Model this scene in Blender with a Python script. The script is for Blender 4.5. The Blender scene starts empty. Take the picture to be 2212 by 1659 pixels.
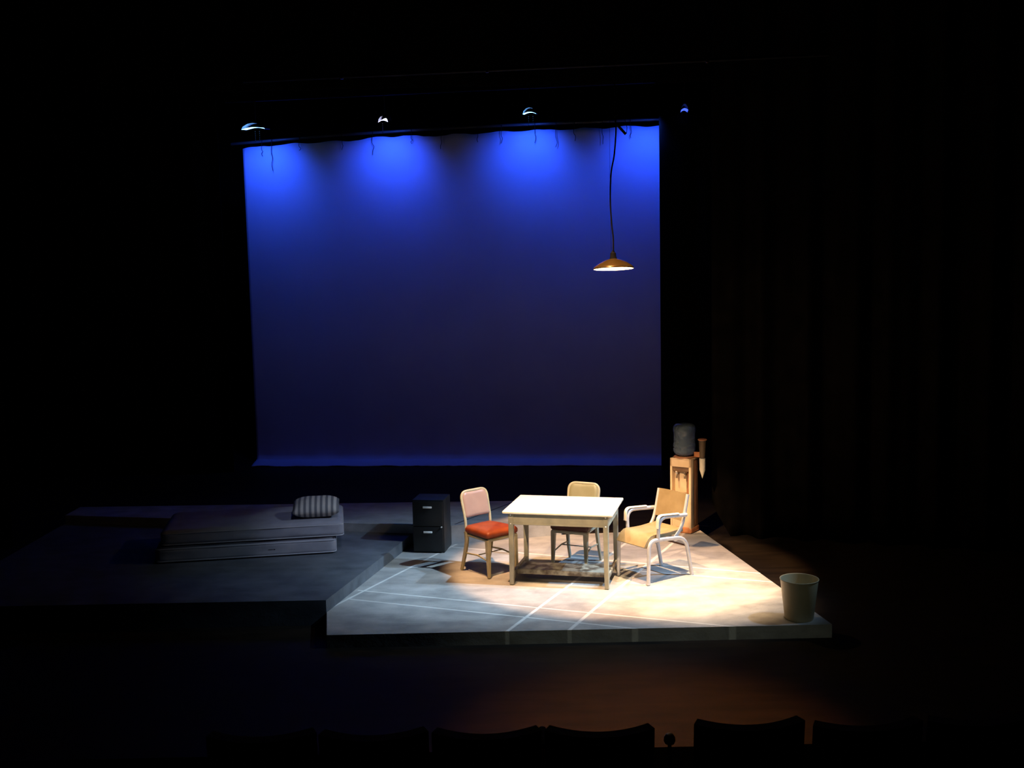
import bpy, bmesh, math, random
from mathutils import Vector, Matrix, noise
random.seed(7)
C = bpy.context.scene.collection
SC = bpy.context.scene
PI = math.pi
Z0 = 0.12          # top of the lowest platform; stage floor is z = 0

# ------------------------------------------------------------------ camera
F_PX = 2354.7; PITCH = 0.1048; ROLL = -0.0213; CAM_H = 3.15 + Z0
cam_d = bpy.data.cameras.new('camera'); cam = bpy.data.objects.new('camera', cam_d); C.objects.link(cam)
cam_d.sensor_width = 36; cam_d.lens = F_PX/2212*36; cam_d.clip_end = 100
Fv = Vector((0, math.cos(PITCH), -math.sin(PITCH))); Rv = Vector((1, 0, 0)); Uv = Vector((0, math.sin(PITCH), math.cos(PITCH)))
R2 = math.cos(ROLL)*Rv + math.sin(ROLL)*Uv; U2 = -math.sin(ROLL)*Rv + math.cos(ROLL)*Uv
cam.matrix_world = Matrix(((R2.x, U2.x, -Fv.x, 0), (R2.y, U2.y, -Fv.y, 0), (R2.z, U2.z, -Fv.z, CAM_H), (0, 0, 0, 1)))
SC.camera = cam

# ------------------------------------------------------------------ world, exposure
w = bpy.data.worlds.new('world'); SC.world = w; w.use_nodes = True
w.node_tree.nodes['Background'].inputs[0].default_value = (0.02, 0.02, 0.03, 1)
w.node_tree.nodes['Background'].inputs[1].default_value = 0.0
vs = SC.view_settings; vs.view_transform = 'Standard'; vs.look = 'None'; vs.gamma = 1; vs.use_curve_mapping = False; vs.exposure = 0.0
SC.cycles.use_denoising = True

# ------------------------------------------------------------------ stage lights and added fills (all above or beside the frame)
def spot(name, loc, target, power, color, deg, blend=.3, radius=.06):
    l = bpy.data.lights.new(name, 'SPOT'); l.energy = power; l.color = color
    l.spot_size = math.radians(deg); l.spot_blend = blend; l.shadow_soft_size = radius
    o = bpy.data.objects.new(name, l); C.objects.link(o); o.location = loc
    o.rotation_euler = (Vector(target)-Vector(loc)).to_track_quat('-Z', 'Y').to_euler()
    return o
WARM = (1.0, .56, .26); COOL = (.42, .68, 1.0)
spot('warm_key_light', (-0.5, 9.2, 7.8), (1.08, 11.3, Z0), 4200, WARM, 27, .25, .05)
spot('warm_hot_light', (1.6, 9.6, 7.8), (1.72, 10.42, Z0), 7500, (1.0, .68, .38), 19, .95, .08)
spot('table_light', (0.6, 8.6, 7.9), (0.55, 10.9, .9), 2600, (1.0, .74, .42), 13, .9, .08)
spot('warm_front_light', (-2.8, 4.2, 6.8), (0.98, 11.6, .78), 4600, (1.0, .66, .38), 14.5, .6, .05)
spot('cool_side_light', (7.6, 9.2, 7.4), (0.40, 10.85, Z0), 3500, COOL, 28.5, 1.0, .05)
spot('cool_cross_light', (5.3, 9.0, 7.8), (-0.25, 10.75, Z0), 3900, (.56, .80, 1.0), 18.5, 1.0, .05)
spot('bed_light', (0.2, 5.6, 7.0), (-2.15, 11.75, .45), 560, (.60, .68, 1.0), 10.5, 1.0, .08)
spot('front_fill_light', (1.5, -1.5, 7.0), (1.25, 9.7, .1), 300, (.85, .92, .72), 19, 1.0, .1)  # unseen fill added to lift the platform fascia and the bin front
spot('apron_fill_light', (1.6, 10.6, 8.2), (0.95, 7.35, 0), 2700, (1, .34, .07), 21, 1.0, .1)  # invented warm spot that gives the apron floor its orange glow
spot('side_spill_light', (0.5, 8.5, 7.5), (3.0, 12.0, 0), 40, (1, .50, .22), 22, 1.0, .1)

# ------------------------------------------------------------------ materials
def mat(name, col, rough=.6, metal=0., col2=None, scale=6., detail=4., bump=0., spec=.5, trans=0., ior=1.45, coat=0., alpha=1., lo=.35, hi=.65, stretch=None):
    m = bpy.data.materials.new(name); m.use_nodes = True
    nt = m.node_tree; b = nt.nodes['Principled BSDF']
    b.inputs['Base Color'].default_value = (*col, 1); b.inputs['Roughness'].default_value = rough
    b.inputs['Metallic'].default_value = metal; b.inputs['Specular IOR Level'].default_value = spec
    b.inputs['Transmission Weight'].default_value = trans; b.inputs['IOR'].default_value = ior
    b.inputs['Coat Weight'].default_value = coat; b.inputs['Alpha'].default_value = alpha
    tc = nt.nodes.new('ShaderNodeTexCoord'); nz = nt.nodes.new('ShaderNodeTexNoise')
    nz.inputs['Scale'].default_value = scale; nz.inputs['Detail'].default_value = detail
    src = tc.outputs['Object']
    if stretch:
        mp = nt.nodes.new('ShaderNodeMapping'); mp.inputs['Scale'].default_value = stretch
        nt.links.new(src, mp.inputs[0]); src = mp.outputs[0]
    nt.links.new(src, nz.inputs['Vector'])
    if col2:
        r = nt.nodes.new('ShaderNodeValToRGB'); r.color_ramp.elements[0].position = lo; r.color_ramp.elements[1].position = hi
        r.color_ramp.elements[0].color = (*col, 1); r.color_ramp.elements[1].color = (*col2, 1)
        nt.links.new(nz.outputs['Fac'], r.inputs[0]); nt.links.new(r.outputs[0], b.inputs['Base Color'])
    if bump:
        bp = nt.nodes.new('ShaderNodeBump'); bp.inputs['Strength'].default_value = bump; bp.inputs['Distance'].default_value = .01
        nt.links.new(nz.outputs['Fac'], bp.inputs['Height']); nt.links.new(bp.outputs[0], b.inputs['Normal'])
    return m

def emit_mat(name, col, strength):
    m = bpy.data.materials.new(name); m.use_nodes = True; nt = m.node_tree
    b = nt.nodes['Principled BSDF']; b.inputs['Base Color'].default_value = (*col, 1)
    b.inputs['Emission Color'].default_value = (*col, 1); b.inputs['Emission Strength'].default_value = strength
    return m

def concrete(name, base1, base2, lines=(), line_col=(.78, .76, .72), seed=0.):
    """scenic painted concrete: soft blotches, brushed streaks, pale joint lines"""
    m = bpy.data.materials.new(name); m.use_nodes = True; nt = m.node_tree; N = nt.nodes; L = nt.links
    b = N['Principled BSDF']; b.inputs['Roughness'].default_value = .62; b.inputs['Specular IOR Level'].default_value = .35
    tc = N.new('ShaderNodeTexCoord')
    mp = N.new('ShaderNodeMapping'); mp.inputs['Location'].default_value = (seed, seed*.7, 0); L.new(tc.outputs['Object'], mp.inputs[0])
    n1 = N.new('ShaderNodeTexNoise'); n1.inputs['Scale'].default_value = 1.5; n1.inputs['Detail'].default_value = 6; n1.inputs['Roughness'].default_value = .6
    n1.inputs['Distortion'].default_value = .8; L.new(mp.outputs[0], n1.inputs['Vector'])
    mp2 = N.new('ShaderNodeMapping'); mp2.inputs['Scale'].default_value = (1.3, 2.2, 2.2); L.new(mp.outputs[0], mp2.inputs[0])
    n2 = N.new('ShaderNodeTexNoise'); n2.inputs['Scale'].default_value = 2.6; n2.inputs['Detail'].default_value = 5; L.new(mp2.outputs[0], n2.inputs['Vector'])
    n3 = N.new('ShaderNodeTexNoise'); n3.inputs['Scale'].default_value = 60; n3.inputs['Detail'].default_value = 2; L.new(mp.outputs[0], n3.inputs['Vector'])
    mix = N.new('ShaderNodeMath'); mix.operation = 'ADD'; L.new(n1.outputs['Fac'], mix.inputs[0]); L.new(n2.outputs['Fac'], mix.inputs[1])
    m3 = N.new('ShaderNodeMath'); m3.operation = 'MULTIPLY_ADD'; L.new(n3.outputs['Fac'], m3.inputs[0]); m3.inputs[1].default_value = .14; L.new(mix.outputs[0], m3.inputs[2])
    h = N.new('ShaderNodeMath'); h.operation = 'MULTIPLY'; h.inputs[1].default_value = .47; L.new(m3.outputs[0], h.inputs[0])
    r = N.new('ShaderNodeValToRGB'); e = r.color_ramp.elements; e[0].position = .30; e[0].color = (*base1, 1); e[1].position = .62; e[1].color = (*base2, 1)
    L.new(h.outputs[0], r.inputs[0]); col = r.outputs[0]
    if lines:
        acc = None
        for (p, d, wd, side) in lines:
            dv = Vector((d[0], d[1], 0)).normalized(); nv = Vector((-dv.y, dv.x, 0)); off = nv.x*p[0]+nv.y*p[1]
            dt = N.new('ShaderNodeVectorMath'); dt.operation = 'DOT_PRODUCT'; dt.inputs[1].default_value = nv; L.new(tc.outputs['Object'], dt.inputs[0])
            sb = N.new('ShaderNodeMath'); sb.operation = 'SUBTRACT'; sb.inputs[1].default_value = off; L.new(dt.outputs['Value'], sb.inputs[0])
            ab = N.new('ShaderNodeMath'); ab.operation = 'ABSOLUTE'; L.new(sb.outputs[0], ab.inputs[0])
            mr = N.new('ShaderNodeMapRange'); mr.inputs['From Min'].default_value = wd*.62; mr.inputs['From Max'].default_value = wd*.38
            L.new(ab.outputs[0], mr.inputs['Value']); out = mr.outputs['Result']
            if side is not None:      # the line only exists beyond this start point along d
                d2 = N.new('ShaderNodeVectorMath'); d2.operation = 'DOT_PRODUCT'; d2.inputs[1].default_value = dv; L.new(tc.outputs['Object'], d2.inputs[0])
                g = N.new('ShaderNodeMath'); g.operation = 'GREATER_THAN'; g.inputs[1].default_value = dv.x*side[0]+dv.y*side[1]; L.new(d2.outputs['Value'], g.inputs[0])
                mu = N.new('ShaderNodeMath'); mu.operation = 'MULTIPLY'; L.new(out, mu.inputs[0]); L.new(g.outputs[0], mu.inputs[1]); out = mu.outputs[0]
            if acc is None: acc = out
            else:
                mx = N.new('ShaderNodeMath'); mx.operation = 'MAXIMUM'; L.new(acc, mx.inputs[0]); L.new(out, mx.inputs[1]); acc = mx.outputs[0]
        fade = N.new('ShaderNodeMapRange'); fade.inputs['From Min'].default_value = .25; fade.inputs['From Max'].default_value = .6
        fade.inputs['To Min'].default_value = .55; L.new(n2.outputs['Fac'], fade.inputs['Value'])
        mf = N.new('ShaderNodeMath'); mf.operation = 'MULTIPLY'; L.new(acc, mf.inputs[0]); L.new(fade.outputs['Result'], mf.inputs[1])
        mc = N.new('ShaderNodeMixRGB'); L.new(mf.outputs[0], mc.inputs[0]); L.new(col, mc.inputs[1]); mc.inputs[2].default_value = (*line_col, 1); col = mc.outputs[0]
    L.new(col, b.inputs['Base Color'])
    bp = N.new('ShaderNodeBump'); bp.inputs['Strength'].default_value = .25; bp.inputs['Distance'].default_value = .01
    L.new(m3.outputs[0], bp.inputs['Height']); L.new(bp.outputs[0], b.inputs['Normal'])
    return m

# ------------------------------------------------------------------ mesh helpers
def add_box(bm, c, s, rot=None, bevel=0., seg=2):
    t = bmesh.ops.create_cube(bm, size=1)['verts']
    M = Matrix.Translation(c) @ (rot.to_4x4() if rot else Matrix()) @ Matrix.Diagonal((*s, 1))
    bmesh.ops.transform(bm, matrix=M, verts=t)
    if bevel:
        es = list({e for v in t for e in v.link_edges})
        bmesh.ops.bevel(bm, geom=es, offset=bevel, segments=seg, profile=.5, affect='EDGES')

def smooth_path(pts, n=6):
    """Catmull-Rom through the points"""
    P = [Vector(p) for p in pts]; P = [2*P[0]-P[1]] + P + [2*P[-1]-P[-2]]; out = []
    for i in range(1, len(P)-2):
        for k in range(n):
            t = k/n; a, b, c, d = P[i-1:i+3]
            out.append(.5*((2*b)+(c-a)*t+(2*a-5*b+4*c-d)*t*t+(3*b-a-3*c+d)*t**3))
    out.append(P[-2]); return out

def round_path(pts, r=.05, n=6):
    """polyline with filleted corners; r may be a list"""
    P = [Vector(p) for p in pts]; out = [P[0]]
    for i in range(1, len(P)-1):
        rr = r[i-1] if isinstance(r, (list, tuple)) else r
        a = (P[i-1]-P[i]); b = (P[i+1]-P[i]); rr = min(rr, a.length*.49, b.length*.49)
        A = P[i]+a.normalized()*rr; B = P[i]+b.normalized()*rr
        for k in range(n+1):
            t = k/n; out.append((1-t)**2*A+2*t*(1-t)*P[i]+t*t*B)
    out.append(P[-1]); return out

def add_tube(bm, pts, rx, ry=None, seg=12, side=Vector((1, 0, 0)), square=False, taper=None, closed=False):
    pts = [Vector(p) for p in pts]; ry = ry or rx; rings = []
    n = len(pts)
    for i, p in enumerate(pts):
        if closed: t = pts[(i+1) % n]-pts[i-1]
        else: t = pts[min(i+1, n-1)]-pts[max(i-1, 0)]
        t.normalize(); s = side-side.dot(t)*t
        if s.length < 1e-4: s = Vector((0, 1, 0))-t.y*t
        s.normalize(); u = t.cross(s)
        k = 1. if taper is None else taper[0]+(taper[1]-taper[0])*i/(n-1)
        ring = []
        if square:
            b = .8
            for (cx, cy) in ((1, b), (b, 1), (-b, 1), (-1, b), (-1, -b), (-b, -1), (b, -1), (1, -b)):
                ring.append(bm.verts.new(p+s*cx*rx*k+u*cy*ry*k))
        else:
            for j in range(seg):
                a = 2*PI*j/seg; ring.append(bm.verts.new(p+s*math.cos(a)*rx*k+u*math.sin(a)*ry*k))
        rings.append(ring)
    m = len(rings[0])
    for i in range(n-1 if not closed else n):
        A, B = rings[i], rings[(i+1) % n]
        for j in range(m): bm.faces.new((A[j], A[(j+1) % m], B[(j+1) % m], B[j]))
    if not closed:
        bm.faces.new(rings[0][::-1]); bm.faces.new(rings[-1])

def add_lathe(bm, prof, c=(0, 0, 0), seg=48, axis_m=None):
    """prof: list of (r, z)"""
    c = Vector(c); rings = []
    for (r, z) in prof:
        if r < 1e-5:
            v = Vector((0, 0, z)); v = axis_m @ v if axis_m else v; rings.append([bm.verts.new(v+c)])
        else:
            ring = []
            for j in range(seg):
                a = 2*PI*j/seg; v = Vector((r*math.cos(a), r*math.sin(a), z)); v = axis_m @ v if axis_m else v
                ring.append(bm.verts.new(v+c))
            rings.append(ring)
    for A, B in zip(rings, rings[1:]):
        for j in range(seg):
            k = (j+1) % seg
            if len(A) == 1 and len(B) == 1: break
            if len(A) == 1: bm.faces.new((A[0], B[j], B[k]))
            elif len(B) == 1: bm.faces.new((A[j], A[k], B[0]))
            else: bm.faces.new((A[j], A[k], B[k], B[j]))

def add_prism(bm, poly, z0, z1):
    lo = [bm.verts.new((x, y, z0)) for x, y in poly]; hi = [bm.verts.new((x, y, z1)) for x, y in poly]
    bm.faces.new(lo[::-1]); bm.faces.new(hi); n = len(poly)
    for i in range(n): bm.faces.new((lo[i], lo[(i+1) % n], hi[(i+1) % n], hi[i]))

def add_grid(bm, f, nu, nv, thick=None):
    """surface from f(u,v) in [0,1]; with thickness along the surface normal when asked"""
    V = [[Vector(f(i/nu, j/nv)) for j in range(nv+1)] for i in range(nu+1)]
    top = [[bm.verts.new(V[i][j]) for j in range(nv+1)] for i in range(nu+1)]
    for i in range(nu):
        for j in range(nv): bm.faces.new((top[i][j], top[i+1][j], top[i+1][j+1], top[i][j+1]))
    if thick:
        bot = []
        for i in range(nu+1):
            row = []
            for j in range(nv+1):
                a = V[min(i+1, nu)][j]-V[max(i-1, 0)][j]; b = V[i][min(j+1, nv)]-V[i][max(j-1, 0)]
                nn = a.cross(b); nn.normalize(); row.append(bm.verts.new(V[i][j]-nn*thick))
            bot.append(row)
        for i in range(nu):
            for j in range(nv): bm.faces.new((bot[i][j], bot[i][j+1], bot[i+1][j+1], bot[i+1][j]))
        for i in range(nu):
            bm.faces.new((top[i][0], bot[i][0], bot[i+1][0], top[i+1][0])); bm.faces.new((top[i][nv], top[i+1][nv], bot[i+1][nv], bot[i][nv]))
        for j in range(nv):
            bm.faces.new((top[0][j], top[0][j+1], bot[0][j+1], bot[0][j])); bm.faces.new((top[nu][j], bot[nu][j], bot[nu][j+1], top[nu][j+1]))

def cushion_bm(sx, sy, sz, r, n=18, crown=0., seed=0, wob=0., pw=4.):
    """soft box: superellipsoid-like rounded slab centred on origin with base at z=0"""
    bm = bmesh.new(); bmesh.ops.create_cube(bm, size=2)
    bmesh.ops.subdivide_edges(bm, edges=bm.edges[:], cuts=n, use_grid_fill=True)
    hx, hy, hz = sx/2, sy/2, sz/2
    for v in bm.verts:
        p = v.co.copy(); q = Vector((p.x*hx, p.y*hy, p.z*hz))
        c = Vector((max(-hx+r, min(hx-r, q.x)), max(-hy+r, min(hy-r, q.y)), max(-hz+min(r, hz*.98), min(hz-min(r, hz*.98), q.z))))
        d = q-c
        if d.length > 1e-6: q = c+d.normalized()*min(r, max(abs(d.x), abs(d.y), abs(d.z)))
        f = max(0, (1-p.x*p.x))*max(0, (1-p.y*p.y)); q.z += crown*f**.5*(1 if p.z > 0 else 0)*max(p.z, 0)
        if wob:
            q += wob*Vector((0, noise.noise(Vector((q.x*3+seed, q.y*2, q.z*9))), noise.noise(Vector((q.x*3.3, q.y*4+seed, 5)))))*Vector((1, 1, max(0, p.z))).z if False else Vector((0, wob*noise.noise(Vector((q.x*3+seed, 0, q.z*12)))*abs(p.y), wob*noise.noise(Vector((q.x*2.3+seed, q.y*3, 5)))*max(0, p.z)))
        q.z += hz; v.co = q
    return bm

def obj(name, bm, m, parent=None, smooth=True, auto=True, label=None):
    bmesh.ops.recalc_face_normals(bm, faces=bm.faces[:])
    me = bpy.data.meshes.new(name); bm.to_mesh(me); bm.free()
    o = bpy.data.objects.new(name, me); C.objects.link(o)
    if m: me.materials.append(m)
    if smooth:
        for p in me.polygons: p.use_smooth = True
        if auto:
            me.set_sharp_from_angle(angle=math.radians(38))
    if parent: o.parent = parent
    if label: o['label'] = label
    return o

def thing(name, label, cat, loc=(0, 0, 0), rz=0, group=None):
    o = bpy.data.objects.new(name, None); C.objects.link(o); o.empty_display_size = .1
    o.location = loc; o.rotation_euler = (0, 0, rz); o['label'] = label; o['category'] = cat
    if group: o['group'] = group
    return o
def tag(o, label, cat, group=None):
    o['label'] = label; o['category'] = cat
    if group: o['group'] = group
    return o
def struct(name, bm, m, label=None):
    o = obj(name, bm, m, smooth=False); o['kind'] = 'structure'
    if label: o['label'] = label
    return o
def dup(root, loc, rz, label):
    r = root.copy(); C.objects.link(r); r.location = loc; r.rotation_euler = (0, 0, rz); r['label'] = label
    for ch in list(root.children):
        c = ch.copy(); C.objects.link(c); c.parent = r
        for g in ch.children:
            d = g.copy(); C.objects.link(d); d.parent = c
    return r
def newbm(): return bmesh.new()

# ------------------------------------------------------------------ material library
M = {}
M['stage'] = mat('stage_floor_paint', (.010, .0075, .006), .6, col2=(.020, .014, .010), scale=2.2, detail=6, spec=.12, stretch=(1, 4, 1))
M['black'] = mat('black_wall_paint', (.006, .006, .007), .9, col2=(.011, .010, .010), scale=3, spec=.1)
M['velour'] = mat('black_velour', (.0035, .003, .0026), .95, col2=(.007, .0055, .0045), scale=5, spec=.02)
M['carpet'] = mat('dark_carpet', (.010, .009, .009), .95, col2=(.016, .013, .012), scale=40, spec=.05)
M['cream_metal'] = mat('cream_enamelled_steel', (.50, .43, .26), .38, col2=(.40, .34, .20), scale=14, spec=.5)
M['grey_metal'] = mat('grey_green_painted_steel', (.37, .355, .27), .36, col2=(.28, .28, .22), scale=9, spec=.5)
M['scuffed'] = mat('scuffed_shelf_metal', (.34, .33, .27), .45, col2=(.09, .07, .05), scale=9, detail=8, lo=.42, hi=.6)
M['enamel'] = mat('white_enamel_tabletop', (.80, .77, .66), .25, col2=(.74, .70, .60), scale=3)
M['pink_vinyl'] = mat('dusty_pink_vinyl', (.42, .27, .205), .34, col2=(.38, .24, .185), scale=6, bump=.05)
M['rust_vinyl'] = mat('rust_orange_vinyl', (.30, .055, .014), .5, col2=(.22, .04, .012), scale=10, bump=.08)
M['olive_vinyl'] = mat('tan_olive_vinyl', (.225, .22, .14), .4, col2=(.20, .195, .12), scale=6)
M['maroon_vinyl'] = mat('dark_maroon_vinyl', (.07, .02, .016), .5, col2=(.05, .015, .012), scale=8)
M['tan_vinyl'] = mat('tan_vinyl', (.25, .19, .105), .48, col2=(.21, .155, .08), scale=8, bump=.06)
M['alu'] = mat('dull_aluminium_tube', (.56, .57, .60), .42, metal=.35, col2=(.50, .51, .55), scale=20)
M['armpad'] = mat('pale_armrest_cap', (.62, .58, .52), .5, col2=(.55, .50, .44), scale=10)
M['rod'] = mat('rusty_brown_rod', (.22, .10, .05), .6, col2=(.15, .07, .04), scale=30)
M['rubber'] = mat('black_rubber', (.02, .02, .02), .8, spec=.2)
M['cab_black'] = mat('charcoal_painted_steel', (.020, .021, .022), .42, col2=(.016, .017, .019), scale=30, spec=.4)
M['chrome'] = mat('bright_nickel_pull', (.92, .92, .90), .35, metal=.1)
M['mattress'] = mat('grey_white_ticking', (.34, .33, .37), .85, col2=(.28, .275, .31), scale=5, bump=.15, spec=.15)
M['boxspring'] = mat('stained_box_spring_cloth', (.38, .36, .38), .85, col2=(.30, .29, .32), scale=4, bump=.15, spec=.15)
M['piping'] = mat('mattress_piping', (.42, .41, .44), .8, spec=.2)
M['stain'] = mat('dark_stitch_marks', (.04, .035, .035), .9)
M['cooler'] = mat('yellowed_cream_cooler_steel', (.78, .60, .40), .42, col2=(.70, .52, .32), scale=7, spec=.4)
M['cooler_base'] = mat('rusty_orange_base', (.46, .14, .05), .6, col2=(.60, .26, .10), scale=16)
M['cooler_dark'] = mat('brown_recess', (.16, .09, .05), .6, col2=(.22, .13, .07), scale=12)
M['cooler_side'] = mat('shaded_brown_cooler_side', (.42, .20, .10), .45, col2=(.34, .15, .08), scale=8)  # browner than the front: shade on the turned-away side put into the colour
M['tap'] = mat('tarnished_tap_metal', (.28, .22, .16), .35, metal=.6)
M['tap_pale'] = mat('pale_plastic_tap_lever', (.7, .66, .58), .4)
M['bottle'] = mat('blue_grey_bottle_plastic', (.22, .30, .40), .09, trans=.6, ior=1.2, coat=.5, col2=(.19, .26, .36), scale=4)
M['tube_plastic'] = mat('smoky_brown_plastic', (.20, .14, .09), .25, trans=.35, ior=1.3)
M['tube_rim'] = mat('orange_brown_rim', (.52, .20, .08), .4)
M['paper'] = mat('white_paper_cup', (.80, .74, .58), .7)
M['bin'] = mat('beige_enamelled_bin', (.50, .43, .28), .4, col2=(.44, .38, .24), scale=5, spec=.4)
M['bronze'] = mat('aged_brass_shade', (.15, .09, .03), .26, metal=.6, col2=(.11, .065, .02), scale=7)
M['shade_in'] = mat('white_shade_lining', (.9, .82, .66), .4)
M['cable'] = mat('black_cable', (.006, .006, .008), .8, spec=.1)
M['bulb'] = emit_mat('lit_warm_bulb', (1, .66, .30), 60)
M['batten'] = mat('lit_black_batten', (.05, .05, .055), .35, spec=.6)  # tone and gloss raised above the other pipes so lit streaks show
M['wood'] = mat('dark_rigging_wood', (.02, .012, .008), .8)
M['pipe'] = mat('black_iron_pipe', (.006, .006, .007), .5, spec=.12)
M['lamp_house'] = mat('black_lantern_steel', (.02, .02, .022), .45)
M['gel'] = emit_mat('lit_blue_gel', (.16, .45, 1.0), 7)
M['gel_dim'] = emit_mat('dim_blue_gel', (.06, .12, 1.0), 1.6)
M['gel_pale'] = emit_mat('lit_lavender_gel', (.62, .62, 1.0), 5)
M['seat_cloth'] = mat('black_seat_upholstery', (.010, .009, .009), .9, col2=(.015, .012, .012), scale=30, spec=.1)
M['seat_metal'] = mat('brown_seat_metal', (.10, .05, .03), .3, metal=.7)
# striped pillow
def stripes():
    m = bpy.data.materials.new('striped_ticking'); m.use_nodes = True; nt = m.node_tree; b = nt.nodes['Principled BSDF']
    b.inputs['Roughness'].default_value = .85; b.inputs['Specular IOR Level'].default_value = .15
    tc = nt.nodes.new('ShaderNodeTexCoord'); wv = nt.nodes.new('ShaderNodeTexWave'); wv.bands_direction = 'X'
    wv.inputs['Scale'].default_value = 5.3; wv.inputs['Distortion'].default_value = .5; wv.inputs['Detail Scale'].default_value = .6
    r = nt.nodes.new('ShaderNodeValToRGB'); r.color_ramp.elements[0].position = .36; r.color_ramp.elements[1].position = .56
    r.color_ramp.elements[0].color = (.16, .16, .17, 1); r.color_ramp.elements[1].color = (.50, .47, .43, 1)
    nt.links.new(tc.outputs['Object'], wv.inputs['Vector']); nt.links.new(wv.outputs['Fac'], r.inputs[0]); nt.links.new(r.outputs[0], b.inputs['Base Color'])
    return m
M['stripes'] = stripes()
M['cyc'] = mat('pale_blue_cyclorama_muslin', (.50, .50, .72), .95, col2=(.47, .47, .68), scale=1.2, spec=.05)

# ------------------------------------------------------------------ the shell of the stage house
bm = newbm(); add_box(bm, (0, 14.575, -.15), (24, 14.85, .3)); struct('floor_stage', bm, M['stage'])
bm = newbm(); add_box(bm, (0, 2.5, -.55), (24, 9.3, .3)); struct('floor_auditorium', bm, M['carpet'])
bm = newbm(); add_box(bm, (0, 22.1, 4.5), (24, .2, 9.6)); struct('wall_back', bm, M['black'])
bm = newbm(); add_box(bm, (-12.1, 10, 4.4), (.2, 24.4, 10)); struct('wall_left', bm, M['black'])
bm = newbm(); add_box(bm, (12.1, 10, 4.4), (.2, 24.4, 10)); struct('wall_right', bm, M['black'])
bm = newbm(); add_box(bm, (0, 10, 9.5), (24.4, 24.4, .2)); struct('ceiling', bm, M['black'])

# ------------------------------------------------------------------ platforms
LN = [((-1.677, 10.229), (.974, 2.087), .028, None),
      ((-.123, 9.191), (1.176, 2.581), .032, None),
      ((.43, 9.206), (1.185, 2.594), .034, None),
      ((-1.58, 10.60), (4.018, -1.548), .022, (-1.58, 10.60)),
      ((-1.62, 10.31), (2.321, -.915), .020, (-1.62, 10.31)),
      ((1.80, 11.19), (.583, -.2406), .026, (-.8, 12.2)),
      ((1.74, 10.90), (.83, -.3232), .026, (.5, 11.4)),
      ((1.5, 12.62), (.5, -.06), .018, (1.6, 12.6))]
M['plat1'] = concrete('painted_concrete_with_joints', (.20, .195, .19), (.50, .48, .46), LN)
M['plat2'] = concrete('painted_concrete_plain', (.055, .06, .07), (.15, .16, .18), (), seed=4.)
M['plat3'] = concrete('painted_concrete_rear', (.22, .225, .23), (.50, .51, .52), [((-.70, 12.42), (.25, .42), .022, (-.70, 12.42))], (.01, .01, .01), seed=9.)
P1 = [(-1.668, 9.265), (2.757, 9.265), (2.203, 12.834), (.55, 12.70), (-.735, 12.350), (-1.19, 12.43), (-1.775, 9.908)]
bm = newbm(); add_prism(bm, P1, 0, Z0)
tag(obj('stage_platform', bm, M['plat1'], smooth=False), 'low grey stage platform with pale joint lines, carrying the table and chairs', 'platform')
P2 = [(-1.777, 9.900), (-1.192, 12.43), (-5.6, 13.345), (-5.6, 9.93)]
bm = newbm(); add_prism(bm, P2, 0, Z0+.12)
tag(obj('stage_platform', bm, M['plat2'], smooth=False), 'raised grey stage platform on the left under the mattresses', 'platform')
P3 = [(-5.6, 13.347), (-1.19, 12.432), (-.735, 12.352), (.55, 12.703), (.62, 13.62), (-5.6, 13.82)]
bm = newbm(); add_prism(bm, P3, 0, Z0+.22)
tag(obj('stage_platform', bm, M['plat3'], smooth=False), 'highest narrow grey platform behind the filing cabinet and pink chair', 'platform')

# ------------------------------------------------------------------ kitchen table
def ground(xy): return (xy[0], xy[1], Z0)
TW, TD, TH = 1.104, .80, .76
t = thing('table', 'white-topped metal table with grey-green apron in the middle of the platform', 'table', (-.128, 10.627, Z0+.006), -.2389)
bm = newbm(); add_box(bm, (TW/2, TD/2, TH-.014), (TW, TD, .028), bevel=.010, seg=3); obj('tabletop', bm, M['enamel'], t)
bm = newbm(); i = .075; zt = TH-.028
for (cx, cy, sx, sy) in ((TW/2, i-.014, TW-2*i+.03, .012), (TW/2, TD-i+.014, TW-2*i+.03, .012), (i-.014, TD/2, .012, TD-2*i+.03), (TW-i+.014, TD/2, .012, TD-2*i+.03)):
    add_box(bm, (cx, cy, zt-.058), (sx, sy, .116), bevel=.003, seg=1)
    add_box(bm, (cx, cy, zt-.110), (sx+.008 if sx > .1 else .022, sy+.008 if sy > .1 else .022, .016), bevel=.005, seg=2)
ap = obj('apron', bm, M['grey_metal'], t)
for (x, y) in ((i, i-.026), (TW-i, i-.026)):
    for z in (zt-.018, zt-.108):
        bm = newbm(); bmesh.ops.create_icosphere(bm, subdivisions=2, radius=.0075, matrix=Matrix.Translation((x, y, z)) @ Matrix.Diagonal((1, .6, 1, 1))); obj('rivet', bm, M['chrome'], ap)
for (x, y, sx, sy) in ((i, i, -1, -1), (TW-i, i, 1, -1), (TW-i, TD-i, 1, 1), (i, TD-i, -1, 1)):
    bm = newbm(); add_tube(bm, [(x+sx*.004, y+sy*.004, 0), (x, y, .3), (x, y, zt)], .026, square=True, taper=(.82, 1.0)); obj('leg', bm, M['grey_metal'], t, auto=True)
for x in (i, TW-i):
    bm = newbm(); add_box(bm, (x, TD/2, .10), (.032, TD-2*i-.05, .05), bevel=.006)
    add_box(bm, (x, i+.055, .085), (.036, .06, .075), Matrix.Rotation(.5, 3, 'X'), bevel=.006)
    add_box(bm, (x, TD-i-.055, .085), (.036, .06, .075), Matrix.Rotation(-.5, 3, 'X'), bevel=.006); obj('side_stretcher', bm, M['scuffed'], t)
bm = newbm(); add_box(bm, (TW/2, TD/2-.02, .105), (TW-2*i-.034, .30, .018), bevel=.005)
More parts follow.
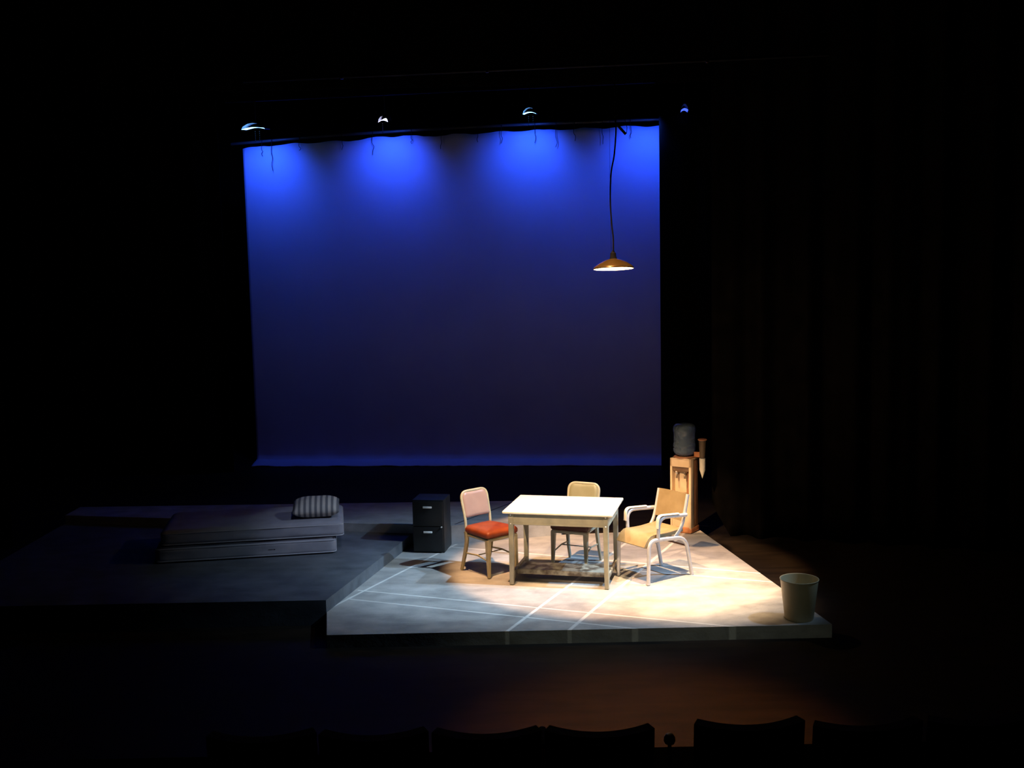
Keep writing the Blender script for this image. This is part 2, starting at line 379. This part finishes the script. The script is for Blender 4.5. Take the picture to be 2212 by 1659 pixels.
add_box(bm, (TW/2, TD/2-.165, .09), (TW-2*i-.034, .014, .05), bevel=.004); obj('shelf', bm, M['scuffed'], t)

# ------------------------------------------------------------------ upholstered steel side chairs
def side_chair(label, loc, rz, frame, seatm, backm):
    t = thing('side_chair', label, 'chair', loc, rz)
    sw, sf, sb = .225, -.225, .185
    # seat pan and rim
    bm = newbm(); add_prism(bm, [(-.205, -.215), (.205, -.215), (.178, .20), (-.178, .20)], .375, .405)
    bmesh.ops.bevel(bm, geom=bm.edges[:], offset=.008, segments=2, affect='EDGES'); obj('seat_frame', bm, frame, t)
    bm = cushion_bm(.43, .43, .075, .032, n=14, crown=.018)
    for v in bm.verts:
        v.co.x *= 1-.16*(v.co.y+.215)/.43; v.co.z += .403; v.co.y -= .008
    obj('seat', bm, seatm, t, auto=False)
    for s in (-1, 1):
        bm = newbm(); add_tube(bm, [(s*.190, -.205, 0), (s*.186, -.196, .2), (s*.182, -.188, .385)], .022, square=True, taper=(.62, 1.12)); lg = obj('leg', bm, frame, t)
        bm = newbm(); add_tube(bm, smooth_path([(s*.180, .255, 0), (s*.176, .205, .16), (s*.170, .172, .32), (s*.168, .178, .42)], 5), .016, .022, square=True, taper=(.75, 1.1)); lg = obj('leg', bm, frame, t)
    # back hoop: continues the rear legs, round over the pad
    bm = newbm()
    add_tube(bm, round_path([(-.168, .178, .40), (-.168, .190, .56), (-.176, .255, .828), (.176, .255, .828), (.168, .190, .56), (.168, .178, .40)], [.05, .085, .085, .05], 8), .011, .016, square=False, seg=10, side=Vector((0, 1, 0)))
    obj('back_frame', bm, frame, t)
    # pad
    bm = cushion_bm(.335, .27, .042, .02, n=14, crown=.008)
    for v in bm.verts:
        x, y, z = v.co
        # rounded top corners
        yy = (y+.135)/.27
        if yy > .66:
            f = (yy-.66)/.34; x *= 1-.22*f**2.4
        zz = .562+ (y+.135)*.985
        v.co = Vector((x, .192+(zz-.56)*.24 - (z-.021) - .03*(1-(x/.17)**2)*-.35, zz))
    obj('backrest', bm, backm, t, auto=False)
    bm = newbm(); add_box(bm, (0, .232, .70), (.30, .006, .22), Matrix.Rotation(-.236, 3, 'X'), bevel=.002); obj('back_panel', bm, frame, t)
    # H stretcher
    bm = newbm()
    for s in (-1, 1): add_tube(bm, [(s*.182, -.19, .17), (s*.172, 0, .20), (s*.174, .19, .19)], .006, .009, seg=8)
    add_tube(bm, [(-.172, 0, .20), (.172, 0, .20)], .009, .006, seg=8, side=Vector((0, 1, 0))); obj('stretcher', bm, frame, t)
    return t
side_chair('side chair with dusty pink back and rust-orange seat, left of the table', (-.268, 11.185, Z0+.006), .72, M['cream_metal'], M['rust_vinyl'], M['pink_vinyl'])
side_chair('side chair with olive-tan back and dark seat, pushed in behind the table', (.650, 11.374, Z0+.006), -.44, M['grey_metal'], M['maroon_vinyl'], M['olive_vinyl'])

# ------------------------------------------------------------------ tubular armchair
t = thing('armchair', 'tubular metal armchair with tan seat and back, right of the table', 'chair', (1.425, 10.905, Z0+.006), -.952)
HW = .225
for s in (-1, 1):
    x = s*HW
    # side frame = front leg, seat rail, rear leg in one bent tube; split so each leg is a part
    bm = newbm(); add_tube(bm, round_path([(x, -.300, 0), (x, -.285, .44), (x, -.10, .43)], .13, 8), 0.0165, .021, seg=14); obj('leg', bm, M['alu'], t)
    bm = newbm(); add_tube(bm, round_path([(x, -.10, .43), (x, .215, .405), (x, .300, 0)], .13, 8), 0.0165, .021, seg=14); obj('leg', bm, M['alu'], t)
    bm = newbm(); add_tube(bm, round_path([(x*1.0, -.165, .425), (x*1.06, -.165, .665), (x*1.06, .215, .635)], .13, 8), .0155, .020, seg=14); arm = obj('arm_frame', bm, M['alu'], t)
    bm = newbm()
    pth = round_path([(x*1.06, -.190, .555), (x*1.06, -.181, .685), (x*1.06, .10, .664)], .12, 8)
    add_tube(bm, pth, .022, .010, seg=12); obj('armrest', bm, M['armpad'], arm)
    bm = newbm(); add_tube(bm, round_path([(x*.93, .06, .405), (x*.93, .17, .50), (x*.93, .215, .635), (x*.93, .262, .835)], .07, 8), .0155, .020, seg=14); obj('back_post', bm, M['alu'], t)
def wf(u, v):       # seat with waterfall front
    y = -.305+.50*u; x = (v-.5)*.415
    z = .462 - .10*max(0, (.20-u)/.20)**2 - .018*math.sin(PI*min(1, u))
    return (x, y, z)
bm = newbm(); add_grid(bm, lambda u, v: wf(u, v), 20, 8, .035); o = obj('seat', bm, M['tan_vinyl'], t)
bm = newbm()
def bk(u, v):
    x = (u-.5)*.425; z = .565+.275*v
    return (x, .185+(z-.56)*.24+.018*(1-(2*u-1)**2), z)
add_grid(bm, bk, 14, 8, .026); bmesh.ops.bevel(bm, geom=[e for e in bm.edges if e.calc_face_angle(0) > 1.2], offset=.006, segments=2, affect='EDGES'); obj('backrest', bm, M['tan_vinyl'], t)
bm = newbm(); add_tube(bm, [(-HW, .262, .30), (HW, .262, .30)], .010, seg=8, side=Vector((0, 1, 0))); obj('stretcher', bm, M['rod'], t)
bm = newbm(); add_tube(bm, [(-HW, -.19, .41), (HW, -.19, .41)], .009, seg=8, side=Vector((0, 1, 0))); add_tube(bm, [(-HW, .13, .40), (HW, .13, .40)], .009, seg=8, side=Vector((0, 1, 0))); obj('seat_brace', bm, M['alu'], t)

# ------------------------------------------------------------------ filing cabinet
t = thing('filing_cabinet', 'charcoal two-drawer filing cabinet at the foot of the step', 'cabinet', (-1.150, 12.020, Z0), -.16)
CW, CD, CH = .360, .350, .603
bm = newbm(); add_box(bm, (CW/2, CD/2+.004, CH/2+.002), (CW, CD-.008, CH-.004), bevel=.006); obj('body', bm, M['cab_black'], t)
for z0, z1 in ((.022, .300), (.308, .588)):
    bm = newbm(); add_box(bm, (CW/2, -.004, (z0+z1)/2), (CW-.022, .016, z1-z0), bevel=.004); d = obj('drawer', bm, M['cab_black'], t)
    bm = newbm(); zh = z1-.068 if z1 > .4 else z1-.063
    add_box(bm, (CW*.49, -.020, zh), (.098, .018, .014), bevel=.004); add_box(bm, (CW*.49, -.012, zh+.004), (.102, .006, .020), bevel=.002); obj('handle', bm, M['chrome'], d)
bm = newbm(); add_lathe(bm, [(0, .012), (.008, .012), (.009, 0), (0, 0)], (CW*.93, -.013, .300), 16, Matrix.Rotation(PI/2, 3, 'X')); obj('lock', bm, M['chrome'], t)

# ------------------------------------------------------------------ mattresses and pillow
ba = math.atan2(.159, .988)
def along(dx, dy, z):     # bed frame: origin at front right corner, x to the left, y to the back
    c, s = math.cos(ba), math.sin(ba); return (-1.925 - c*dx - s*dy*1, 11.60 - s*dx + c*dy, z)
ZB = Z0+.12
def mattress(name, label, L, W, H, r, dx, dy, z, m, seed, wob):
    bm = cushion_bm(L, W, H, r, n=30, crown=.0 if seed == 3 else .010, seed=seed, wob=wob)
    o = obj(name, bm, m, auto=False); o.location = along(dx+L/2, dy+W/2, z); o.rotation_euler = (0, 0, ba); tag(o, label, 'mattress')
    return o
bs = mattress('mattress', 'lower pale mattress with dark marks, lying on the raised platform', 1.90, .95, .178, .052, .02, 0, ZB, M['boxspring'], 3, .006)
mt = mattress('mattress', 'upper thick grey mattress under the striped pillow', 1.92, .95, .165, .05, -.065, 0.0, ZB+.186, M['mattress'], 11, .010)
def piping(o, L, W, r, z, n=6):
    bm = newbm(); a, b = L/2-.003, W/2-.003; pts = []
    for (cx, cy, a0) in ((a-r, b-r, 0), (-a+r, b-r, PI/2), (-a+r, -b+r, PI), (a-r, -b+r, 1.5*PI)):
        for k in range(n+1):
            q = a0+PI/2*k/n; pts.append((cx+r*math.cos(q), cy+r*math.sin(q), z))
    add_tube(bm, pts, .006, seg=6, side=Vector((0, 0, 1)), closed=True); obj('piping', bm, M['piping'], o)
piping(mt, 1.92, .95, .05, .014); piping(mt, 1.92, .95, .05, .132); piping(bs, 1.90, .95, .052, .150); piping(bs, 1.90, .95, .052, .022)
for (dx, w_, h_) in ((.475, .014, .014), (.70, .05, .006), (.66, .02, .010)):
    bm = newbm(); add_box(bm, (.95-dx, -.4735, .085), (w_, .006, h_), bevel=.002); obj('stitch_mark', bm, M['stain'], bs)
bm = newbm(); bmesh.ops.create_cube(bm, size=2); bmesh.ops.subdivide_edges(bm, edges=bm.edges[:], cuts=20, use_grid_fill=True)
for v in bm.verts:
    x, y, z = v.co; e = max(abs(x), abs(y)); pin = 1-.10*abs(x)**3*(1-abs(y)**2)*1.0-0; piy = 1-.12*abs(y)**3*(1-abs(x)**2)
    th = (max(0, 1-abs(x)**3.2)*max(0, 1-abs(y)**2.6))**.5
    v.co = Vector((x*.25*piy*1.0, y*.185*pin, .095+z*(.008+.088*th)+.006*noise.noise(Vector((x*2, y*2, z)))))
o = obj('pillow', bm, M['stripes'], auto=False); o.location = along(.225, .315, ZB+.374); o.rotation_euler = (.16, 0.0, ba-.02)
tag(o, 'plump pillow with grey and cream stripes on the mattress', 'pillow')

# ------------------------------------------------------------------ water cooler, bottle, cup dispenser
ca = -.60
t = thing('water_cooler', 'yellowed cream water cooler with rusty base at the back corner', 'water cooler', (1.850, 12.735, Z0), ca)
W_, D_, H_ = .268, .235, .895
# body with a recessed tap bay
bm = newbm()
add_box(bm, (.0125, D_/2, .475), (.025, D_, .84), bevel=.006); add_box(bm, (W_-.014, .045, .475), (.028, .09, .84), bevel=.006)
add_box(bm, (W_/2, .02, .843), (W_, .04, .104), bevel=.006)
add_box(bm, (W_/2, D_/2, H_-.012), (W_, D_, .024), bevel=.010)
add_box(bm, (W_/2, .018, .255), (W_-.04, .022, .395), bevel=.003)
add_box(bm, (W_/2, .09, .62), (W_-.05, .012, .36))
obj('cabinet', bm, M['cooler'], t)
bm = newbm(); add_box(bm, (W_-.055, D_*.5+.035, .475), (.11, D_-.075, .84), bevel=.045, seg=5); obj('side_panel', bm, M['cooler_side'], t)
bm = newbm(); add_box(bm, (W_/2, .056, .765), (W_-.054, .072, .052), bevel=.004); obj('bay_hood', bm, M['cooler_dark'], t)
bm = newbm(); add_box(bm, (W_/2, .06, .465), (W_-.054, .062, .018), bevel=.003); obj('drip_tray', bm, M['cooler_dark'], t)
for sx, lv in ((-.055, 'tap_pale'), (.05, 'tap')):
    x = W_/2+sx
    bm = newbm(); add_tube(bm, round_path([(x, .08, .70), (x, .02, .70), (x, .012, .655)], .02), .011, seg=10); tp = obj('tap', bm, M['tap'], t)
    bm = newbm(); add_tube(bm, [(x, .022, .705), (x, .004, .735)], .012, .008, seg=10); obj('lever', bm, M[lv], tp)
bm = newbm(); add_box(bm, (W_/2, D_/2, .040), (W_+.006, D_+.006, .080), bevel=.024, seg=4); obj('base', bm, M['cooler_base'], t)
bm = newbm(); add_lathe(bm, [(.075, H_-.004), (.125, H_-.002), (.128, H_+.012), (.10, H_+.02), (.075, H_+.012)], (W_/2, D_/2, 0)); obj('bottle_collar', bm, M['cooler_side'], t)
# cup dispenser hangs on the cooler's right side
cdx, cdy = W_+.100, .105
bm = newbm(); add_lathe(bm, [(.030, .905), (.032, .905), (.042, 1.09), (.045, 1.118), (.040, 1.118), (.036, 1.09), (.030, .905)], (cdx, cdy, 0)); cd = obj('cup_dispenser', bm, M['tube_plastic'], t)
bm = newbm(); add_lathe(bm, [(0, 1.132), (.048, 1.130), (.054, 1.122), (.052, 1.114), (.038, 1.110)], (cdx, cdy, 0)); obj('lid', bm, M['tube_rim'], cd)
bm = newbm(); add_box(bm, (W_+.034, cdy, .94), (.072, .03, .06), bevel=.004); obj('bracket', bm, M['tube_rim'], cd)
Rz = Matrix.Rotation(ca, 3, 'Z'); base = Vector((1.850, 12.735, Z0))
bm = newbm(); add_lathe(bm, [(.0, .0), (.006, .02), (.034, .105), (.036, .245), (.028, .245), (.0, .24)], (0, 0, 0), 32)
o = obj('paper_cups', bm, M['paper']); o.location = base+Rz @ Vector((cdx, cdy, .655)); tag(o, 'white cone paper cups hanging below the smoky dispenser tube', 'paper cups')
prof = [(0, .002), (.028, .002), (.028, .014), (.085, .020), (.118, .040), (.132, .070), (.134, .095), (.127, .104), (.127, .112), (.134, .122), (.134, .150), (.127, .160), (.126, .285),
        (.133, .300), (.134, .335), (.128, .365), (.105, .388), (.06, .396), (0, .394)]
bm = newbm(); add_lathe(bm, prof, (0, 0, 0), 64); o = obj('water_bottle', bm, M['bottle'], auto=False); o.location = base+Rz @ Vector((W_/2, D_/2, H_+.006))
tag(o, 'translucent blue-grey water bottle upended on the cooler', 'bottle')

# ------------------------------------------------------------------ waste bin
t = thing('waste_bin', 'empty beige round waste bin near the front right corner', 'bin', (2.515, 9.445, Z0))
bm = newbm(); add_lathe(bm, [(0, .0), (.118, 0), (.126, .010), (.166, .362), (.162, .362), (.122, .014), (0, .012)], seg=64); obj('body', bm, M['bin'], t)
bm = newbm(); n = 64; add_tube(bm, [(.167*math.cos(2*PI*k/n), .167*math.sin(2*PI*k/n), .362) for k in range(n)], .0045, seg=8, side=Vector((0, 0, 1)), closed=True); obj('rim', bm, M['bin'], t)

# ------------------------------------------------------------------ pendant lamp
LX, LY, LZ = 1.048, 11.05, 3.150+Z0
t = thing('pendant_lamp', 'lit pendant lamp with shallow brass shade above the table', 'lamp', (LX, LY, LZ)); t.rotation_euler = (math.radians(-4.6), math.radians(-.6), 0)
bm = newbm()
outer = [(.203, -.018), (.205, -.010), (.200, .0), (.178, .018), (.145, .040), (.105, .060), (.065, .075), (.034, .084)]
inner = [(.034, .080), (.064, .070), (.104, .055), (.143, .035), (.175, .014), (.197, -.006), (.199, -.018)]
add_lathe(bm, outer, seg=64); sh = obj('lamp_shade', bm, M['bronze'], t)
bm = newbm(); add_lathe(bm, inner, seg=64); obj('shade_lining', bm, M['shade_in'], sh)
bm = newbm(); add_lathe(bm, [(.0, .168), (.012, .166), (.018, .150), (.028, .140), (.030, .110), (.038, .082), (.034, .078), (0, .078)], seg=32); obj('socket', bm, M['cable'], t)
bm = newbm(); add_lathe(bm, [(0, .0), (.016, .004), (.028, .018), (.030, .034), (.022, .056), (.013, .078), (0, .078)], seg=24); obj('bulb', bm, M['bulb'], t)
l = bpy.data.lights.new('pendant_bulb_light', 'POINT'); l.energy = 22; l.color = (1, .66, .32); l.shadow_soft_size = .03
o = bpy.data.objects.new('pendant_bulb_light', l); C.objects.link(o); o.location = (LX, LY, LZ-.03)
# cable, wavy, up to a dangling stick and out of view
pz = [(0, .16), (0, .30), (-.012, .42), (-.024, .62), (-.022, .80), (-.010, .96), (.018, 1.10), (.036, 1.28), (.040, 1.40), (.030, 1.52), (.032, 1.72), (.034, 1.97)]
LM = (Matrix.Translation((LX, LY, LZ)) @ t.rotation_euler.to_matrix().to_4x4()).inverted()
bm = newbm(); add_tube(bm, smooth_path([LM @ Vector((LX+x, LY, LZ+z)) for x, z in pz], 6), .0075, seg=8, side=Vector((0, 1, 0)))
obj('cable', bm, M['cable'], t)
bm = newbm(); add_tube(bm, [(LX-.02, LY+.01, LZ+.17), (LX-.024, LY+.01, LZ+1.0), (LX-.02, LY+.01, LZ+1.97)], .0016, seg=6, side=Vector((0, 1, 0)))
tag(obj('safety_wire', bm, M['cable']), 'thin straight wire beside the lamp flex', 'wire')
bm = newbm(); add_tube(bm, [(LX+.045, LY+.02, LZ+1.42), (LX+.14, LY+.02, LZ+1.315)], .013, seg=8, side=Vector((0, 1, 0))); st = obj('rigging_arm', bm, M['wood'])
bm = newbm(); add_tube(bm, [(LX+.145, LY, LZ+1.32), (LX+.150, LY, LZ+1.38), (LX+.128, LY, LZ+1.46), (LX+.13, LY, LZ+1.97)], .003, seg=6, side=Vector((0, 1, 0))); obj('tie_line', bm, M['cable'], st)
tag(st, 'short black arm tied off at the top of the lamp flex', 'rigging')

# ------------------------------------------------------------------ cyclorama
# baked from the photo's outline on the cyc's own plane (x along its foot, real depth and height)
A = Vector((-4.456, 18.717, 0)); B = Vector((2.62, 17.957, 0))
ax = (B-A).normalized(); an = Vector((ax.y, -ax.x, 0))     # an points to the audience
top_tab = [(-.15, 5.37), (.0, 5.385), (.35, 5.42), (.80, 5.44), (1.35, 5.455), (1.85, 5.46), (2.3, 5.50), (2.75, 5.515), (3.1, 5.49), (3.6, 5.50), (4.2, 5.515), (4.8, 5.53), (5.25, 5.525), (5.8, 5.525), (6.4, 5.535), (7.12, 5.53)]
def itp(tab, x):
    if x <= tab[0][0]: return tab[0][1]
    for (a, b), (c, d) in zip(tab, tab[1:]):
        if x <= c: return b+(d-b)*(x-a)/(c-a)
    return tab[-1][1]
LEN = (B-A).length
left_tab = [(0, 0.0), (1.3, .045), (2.9, .06), (4.4, .055), (5.0, .045), (5.2, .01), (5.4, -.03)]
def cyc(u, v):
    s = u*LEN
    tp = itp(top_tab, s)+.012*math.sin(s*9)+.010*noise.noise(Vector((s*6, 0, 0)))
    if v < .12:      # foot lying forward on the floor, crumpled
        k = v/.12; fwd = .30*(1-k); h = .014+.075*k+.022*noise.noise(Vector((s*2.3, k*2, 3)))*(1-k)+.010*noise.noise(Vector((s*11, k*5, 1)))*(1-.5*k)
        h = max(.012, h); z = h; off = fwd+.03*noise.noise(Vector((s*3, k, 9)))
    else:
        k = (v-.12)/.88; z = .090+(tp-.090)*k; off = .012*noise.noise(Vector((s*1.1, z*.25, 0)))
        off += .02*max(0, k-.9)*10*noise.noise(Vector((s*4, 0, 4)))*.5+.02*max(0, .15-k)/.15*noise.noise(Vector((s*3.2, z*.6, 2)))
    # left edge leans outwards towards the top
    lean = (1-u)**6*(-itp(left_tab, z)*0)
    p = A+ax*(s+lean)+an*off; return (p.x, p.y, z)
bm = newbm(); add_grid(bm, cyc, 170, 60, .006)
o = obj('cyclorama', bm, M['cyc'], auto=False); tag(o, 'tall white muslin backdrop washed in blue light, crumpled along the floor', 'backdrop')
o = None
bm = newbm(); add_tube(bm, [tuple(A+ax*s+Vector((0, 0, itp(top_tab, s)+.10))) for s in (-.2, 1.5, 3, 4.5, 6, 7.1)], .024, seg=10, side=Vector((0, 1, 0)))
tag(obj('batten_pipe', bm, M['batten']), 'black pipe batten running just above the blue backdrop', 'pipe')
for s in (.35, .52, 1.0, 1.72, 2.25, 2.9, 3.4, 4.0, 4.4, 4.95, 5.3, 5.6, 6.05, 6.5):
    ln = random.uniform(.10, .28) + (.25 if abs(s-.52) < .01 else 0); bm = newbm(); zt_ = itp(top_tab, s)+.11
    p0 = A+ax*s+an*.03; pts = [(p0.x, p0.y, zt_)]
    for k in range(1, 5): pts.append((p0.x+random.uniform(-.02, .02), p0.y-.01, zt_-.12-ln*k/4))
    add_tube(bm, smooth_path(pts, 3), .0045, seg=5, side=Vector((0, 1, 0)))
    tag(obj('tie_line', bm, M['cable']), 'short black tie hanging from the top of the blue backdrop', 'tie', 'ties along the top of the backdrop')

# ------------------------------------------------------------------ blue cyc floods
def flood(x, y, z, kind, label, tilt, power=104, lx=0.):
    t = thing('flood_light', label, 'stage light', (x, y, z), -.107, 'floods above the backdrop')
    w_ = {'wide': .40, 'small': .17, 'side': .22, 'edge': .12}[kind]
    R = Matrix.Rotation(tilt, 3, 'X')
    bm = newbm(); h = w_/2
    # open-mouthed hood
    prof = [(-h, 0), (-h*.86, .05), (-h*.45, .092), (0, .105), (h*.45, .092), (h*.86, .05), (h, 0)]
    def hood(u, v):
        k = u*6; i_ = min(5, int(k)); f = k-i_; a, b = prof[i_], prof[i_+1]
        xx = a[0]+(b[0]-a[0])*f; zz = a[1]+(b[1]-a[1])*f
        return R @ Vector((xx, (v-.5)*.26, zz))
    add_grid(bm, hood, 18, 4, .006); hd = obj('hood', bm, M['lamp_house'], t)
    bm = newbm()
    add_grid(bm, lambda u, v: R @ Vector(((u-.5)*w_*.96, (v-.5)*.25, .004+.030*math.sin(PI*u))), 10, 4, .003)
    obj('gel', bm, M[{'small': 'gel_pale', 'edge': 'gel_dim'}.get(kind, 'gel')], t)
    bm = newbm(); add_tube(bm, [(0, 0, .10), (0, 0, 6.07-z)], .012, seg=8); obj('yoke', bm, M['lamp_house'], t)
    for cx in (-.03, .04) if kind != 'small' else (-.05,):
        bm = newbm()
        for k in range(5): bmesh.ops.create_icosphere(bm, subdivisions=1, radius=.011, matrix=Matrix.Translation((cx, .06, -.03-.034*k)) @ Matrix.Diagonal((.7, .7, 1.3, 1)))
        obj('chain', bm, M['pipe'], t)
    l = bpy.data.lights.new('cyc_flood_light', 'SPOT'); l.energy = power; l.color = (.020, .100, 1.0); l.spot_size = math.radians(116); l.spot_blend = 1.0; l.shadow_soft_size = .08
    o = bpy.data.objects.new('cyc_flood_light', l); C.objects.link(o); o.location = (x+lx, y+.10, z-.05)
    o.rotation_euler = Vector((-.03, .72, -.72)).to_track_quat('-Z', 'Y').to_euler()
flood(-4.02, 17.81, 5.465+Z0, 'wide', 'wide flood light glowing cyan above the left end of the backdrop', .1)
flood(-1.925, 17.59, 5.52+Z0, 'small', 'small flood light glowing lavender above the backdrop, second from the left', .25)
flood(.371, 17.35, 5.548+Z0, 'side', 'flood light glowing cyan above the backdrop, third from the left', .1)
flood(2.735, 17.09, 5.505+Z0, 'edge', 'faintly blue flood light hanging right of the backdrop', .0, lx=-.5)
bm = newbm(); add_tube(bm, [(-4.5, 17.863, 6.04), (3.3, 17.03, 6.10)], .024, seg=10, side=Vector((0, 1, 0)))
for x in (-4.3, -1, 2.9): add_tube(bm, [(x, 17.906-.1068*(x+4.9), 6.06), (x, 17.906-.1068*(x+4.9), 9.38)], .004, seg=5)
tag(obj('lighting_pipe', bm, M['pipe']), 'black pipe carrying the blue floods above the backdrop', 'pipe')

# ------------------------------------------------------------------ black drapes
def drape(name, p0, p1, z0f, z1, folds, amp, label, nseg=120):
    a = Vector((*p0, 0)); b = Vector((*p1, 0)); d = (b-a); Ld = d.length; d.normalize(); nn = Vector((d.y, -d.x, 0))
    def f(u, v):
        zb = z0f(u); z = zb+(z1-zb)*v; s = u*Ld
        off = amp*(math.sin(s*folds)+.45*math.sin(s*folds*1.73+1.3))*(1-.25*v)+.02*noise.noise(Vector((s*2, z*.8, 0)))
        p = a+d*s+nn*off; return (p.x, p.y, z)
    bm = newbm(); add_grid(bm, f, nseg, 24, .012); o = obj(name, bm, M['velour'], auto=False); return tag(o, label, 'curtain')
drape('stage_curtain', (2.375, 17.31), (8.5, 17.31), lambda u: .01, 5.62, 9, .05, 'black masking curtain right of the blue backdrop', 160)
drape('stage_curtain', (-9.5, 17.9), (-4.66, 17.9), lambda u: .01, 7.4, 9, .05, 'black masking curtain left of the blue backdrop', 140)
drape('stage_curtain', (2.40, 13.02), (6.2, 11.75), lambda u: .004+.42*max(0, 1-u/.055)**1.0, 7.6, 13, .07, 'black folded curtain right of the water cooler', 160)
drape('stage_curtain', (-10, 11.6), (-6.2, 13.2), lambda u: .004, 7.6, 11, .07, 'black folded curtain beyond the foot of the mattresses', 120)
drape('border_curtain', (-9, 16.2), (8, 16.2), lambda u: 5.92, 8.2, 7, .05, 'black border curtain hanging high above the backdrop', 200)

# ------------------------------------------------------------------ front lighting batten, hardly lit
t = thing('lighting_batten', 'dark pipe crossing high over the table with the lamp flex tied to it', 'pipe', (0, 11.06, 5.24))
bm = newbm(); add_tube(bm, [(-2.6, 0, -.06), (0, 0, 0), (3.2, 0, .075)], .018, seg=10, side=Vector((0, 1, 0))); obj('pipe', bm, M['pipe'], t)
for x in (-1.62, -.18, 2.0):
    bm = newbm(); add_box(bm, (x, 0, x*.023), (.03, .05, .05), bevel=.008); obj('clamp', bm, M['seat_metal'], t)
for x in (-2.3, 2.9):
    bm = newbm(); add_tube(bm, [(x, 0, x*.023), (x, 0, 4.14)], .004, seg=5); obj('hanging_line', bm, M['cable'], t)

# ------------------------------------------------------------------ theatre seats in the foreground
ZA = -.40; SEAT_UP = .0
def theatre_seat(label, loc, rz=0, up=0.):
    t = thing('theatre_seat', label, 'theatre seat', loc, rz, 'front row theatre seats')
    bm = newbm(); w_ = .252
    def back(u, v):
        x = (u-.5)*2*w_; z = .42+(.925+up)*v; dz = .010*(2*u-1)**2*v*1.0
        return (x, .05-.07*(1-(2*u-1)**2)-.10*v*1.0, z*1.0+dz-.01)
    add_grid(bm, back, 16, 10, -.06); o = obj('backrest', bm, M['seat_cloth'], t)
    bm = cushion_bm(.48, .44, .10, .045, n=10)
    for v in bm.verts: v.co += Vector((0, .30, .42))
    obj('seat', bm, M['seat_cloth'], t, auto=False)
    for s in (-1, 1):
        bm = newbm(); add_box(bm, (s*.235, .18, .22), (.03, .30, .44), bevel=.008); obj('leg', bm, M['lamp_house'], t)
    return t
SY = 5.42
ROW = [(.407, 0, 'black theatre seat back nearest the middle, seen against the brown floor'), (-.167, .02, 'black theatre seat back just left of the middle one'),
       (-.745, .04, 'dark theatre seat back second to the left of the middle one'), (-1.32, .06, 'dark theatre seat back third to the left of the middle one')]
s0 = theatre_seat(ROW[0][2], (ROW[0][0], SY, ZA), 0)
for x, dz, lb in ROW[1:]: dup(s0, (x, SY+.02*abs(x), ZA), -.03*x, lb)
s1 = theatre_seat('black theatre seat back first right of the gap', (1.148, 5.34, ZA), .03, .055)
dup(s1, (1.725, 5.30, ZA+.0), .06, 'black theatre seat back second right of the gap')
dup(s1, (2.300, 5.34, ZA+.0), .09, 'black theatre seat back farthest right in the row')
def armrest(x, y, z, label):
    t = thing('seat_armrest', label, 'armrest', (x, y, ZA))
    bm = newbm(); add_tube(bm, round_path([(0, -.05, z-ZA-.03), (0, .20, z-ZA-.03), (0, .24, z-ZA-.12)], .05), .020, .014, seg=12); obj('pad', bm, M['seat_cloth'], t)
    bm = newbm(); add_box(bm, (0, .0, (z-ZA)/2-.03), (.012, .05, z-ZA-.06), bevel=.004); obj('post', bm, M['seat_metal'], t)
armrest(.122, SY, .86, 'dark armrest in the narrow gap beside the middle theatre seat')
t = thing('aisle_post', 'short post with a domed cap in the wide gap between the theatre seats', 'post', (.765, 5.34, ZA))
bm = newbm(); add_lathe(bm, [(0, 0), (.05, 0), (.05, .01), (.010, .02), (.010, 1.26), (0, 1.26)], seg=20); obj('stem', bm, M['lamp_house'], t)
bm = newbm(); add_lathe(bm, [(0, 1.245), (.024, 1.248), (.030, 1.262), (.028, 1.280), (.018, 1.296), (0, 1.302)], seg=24); obj('cap', bm, M['lamp_house'], t)
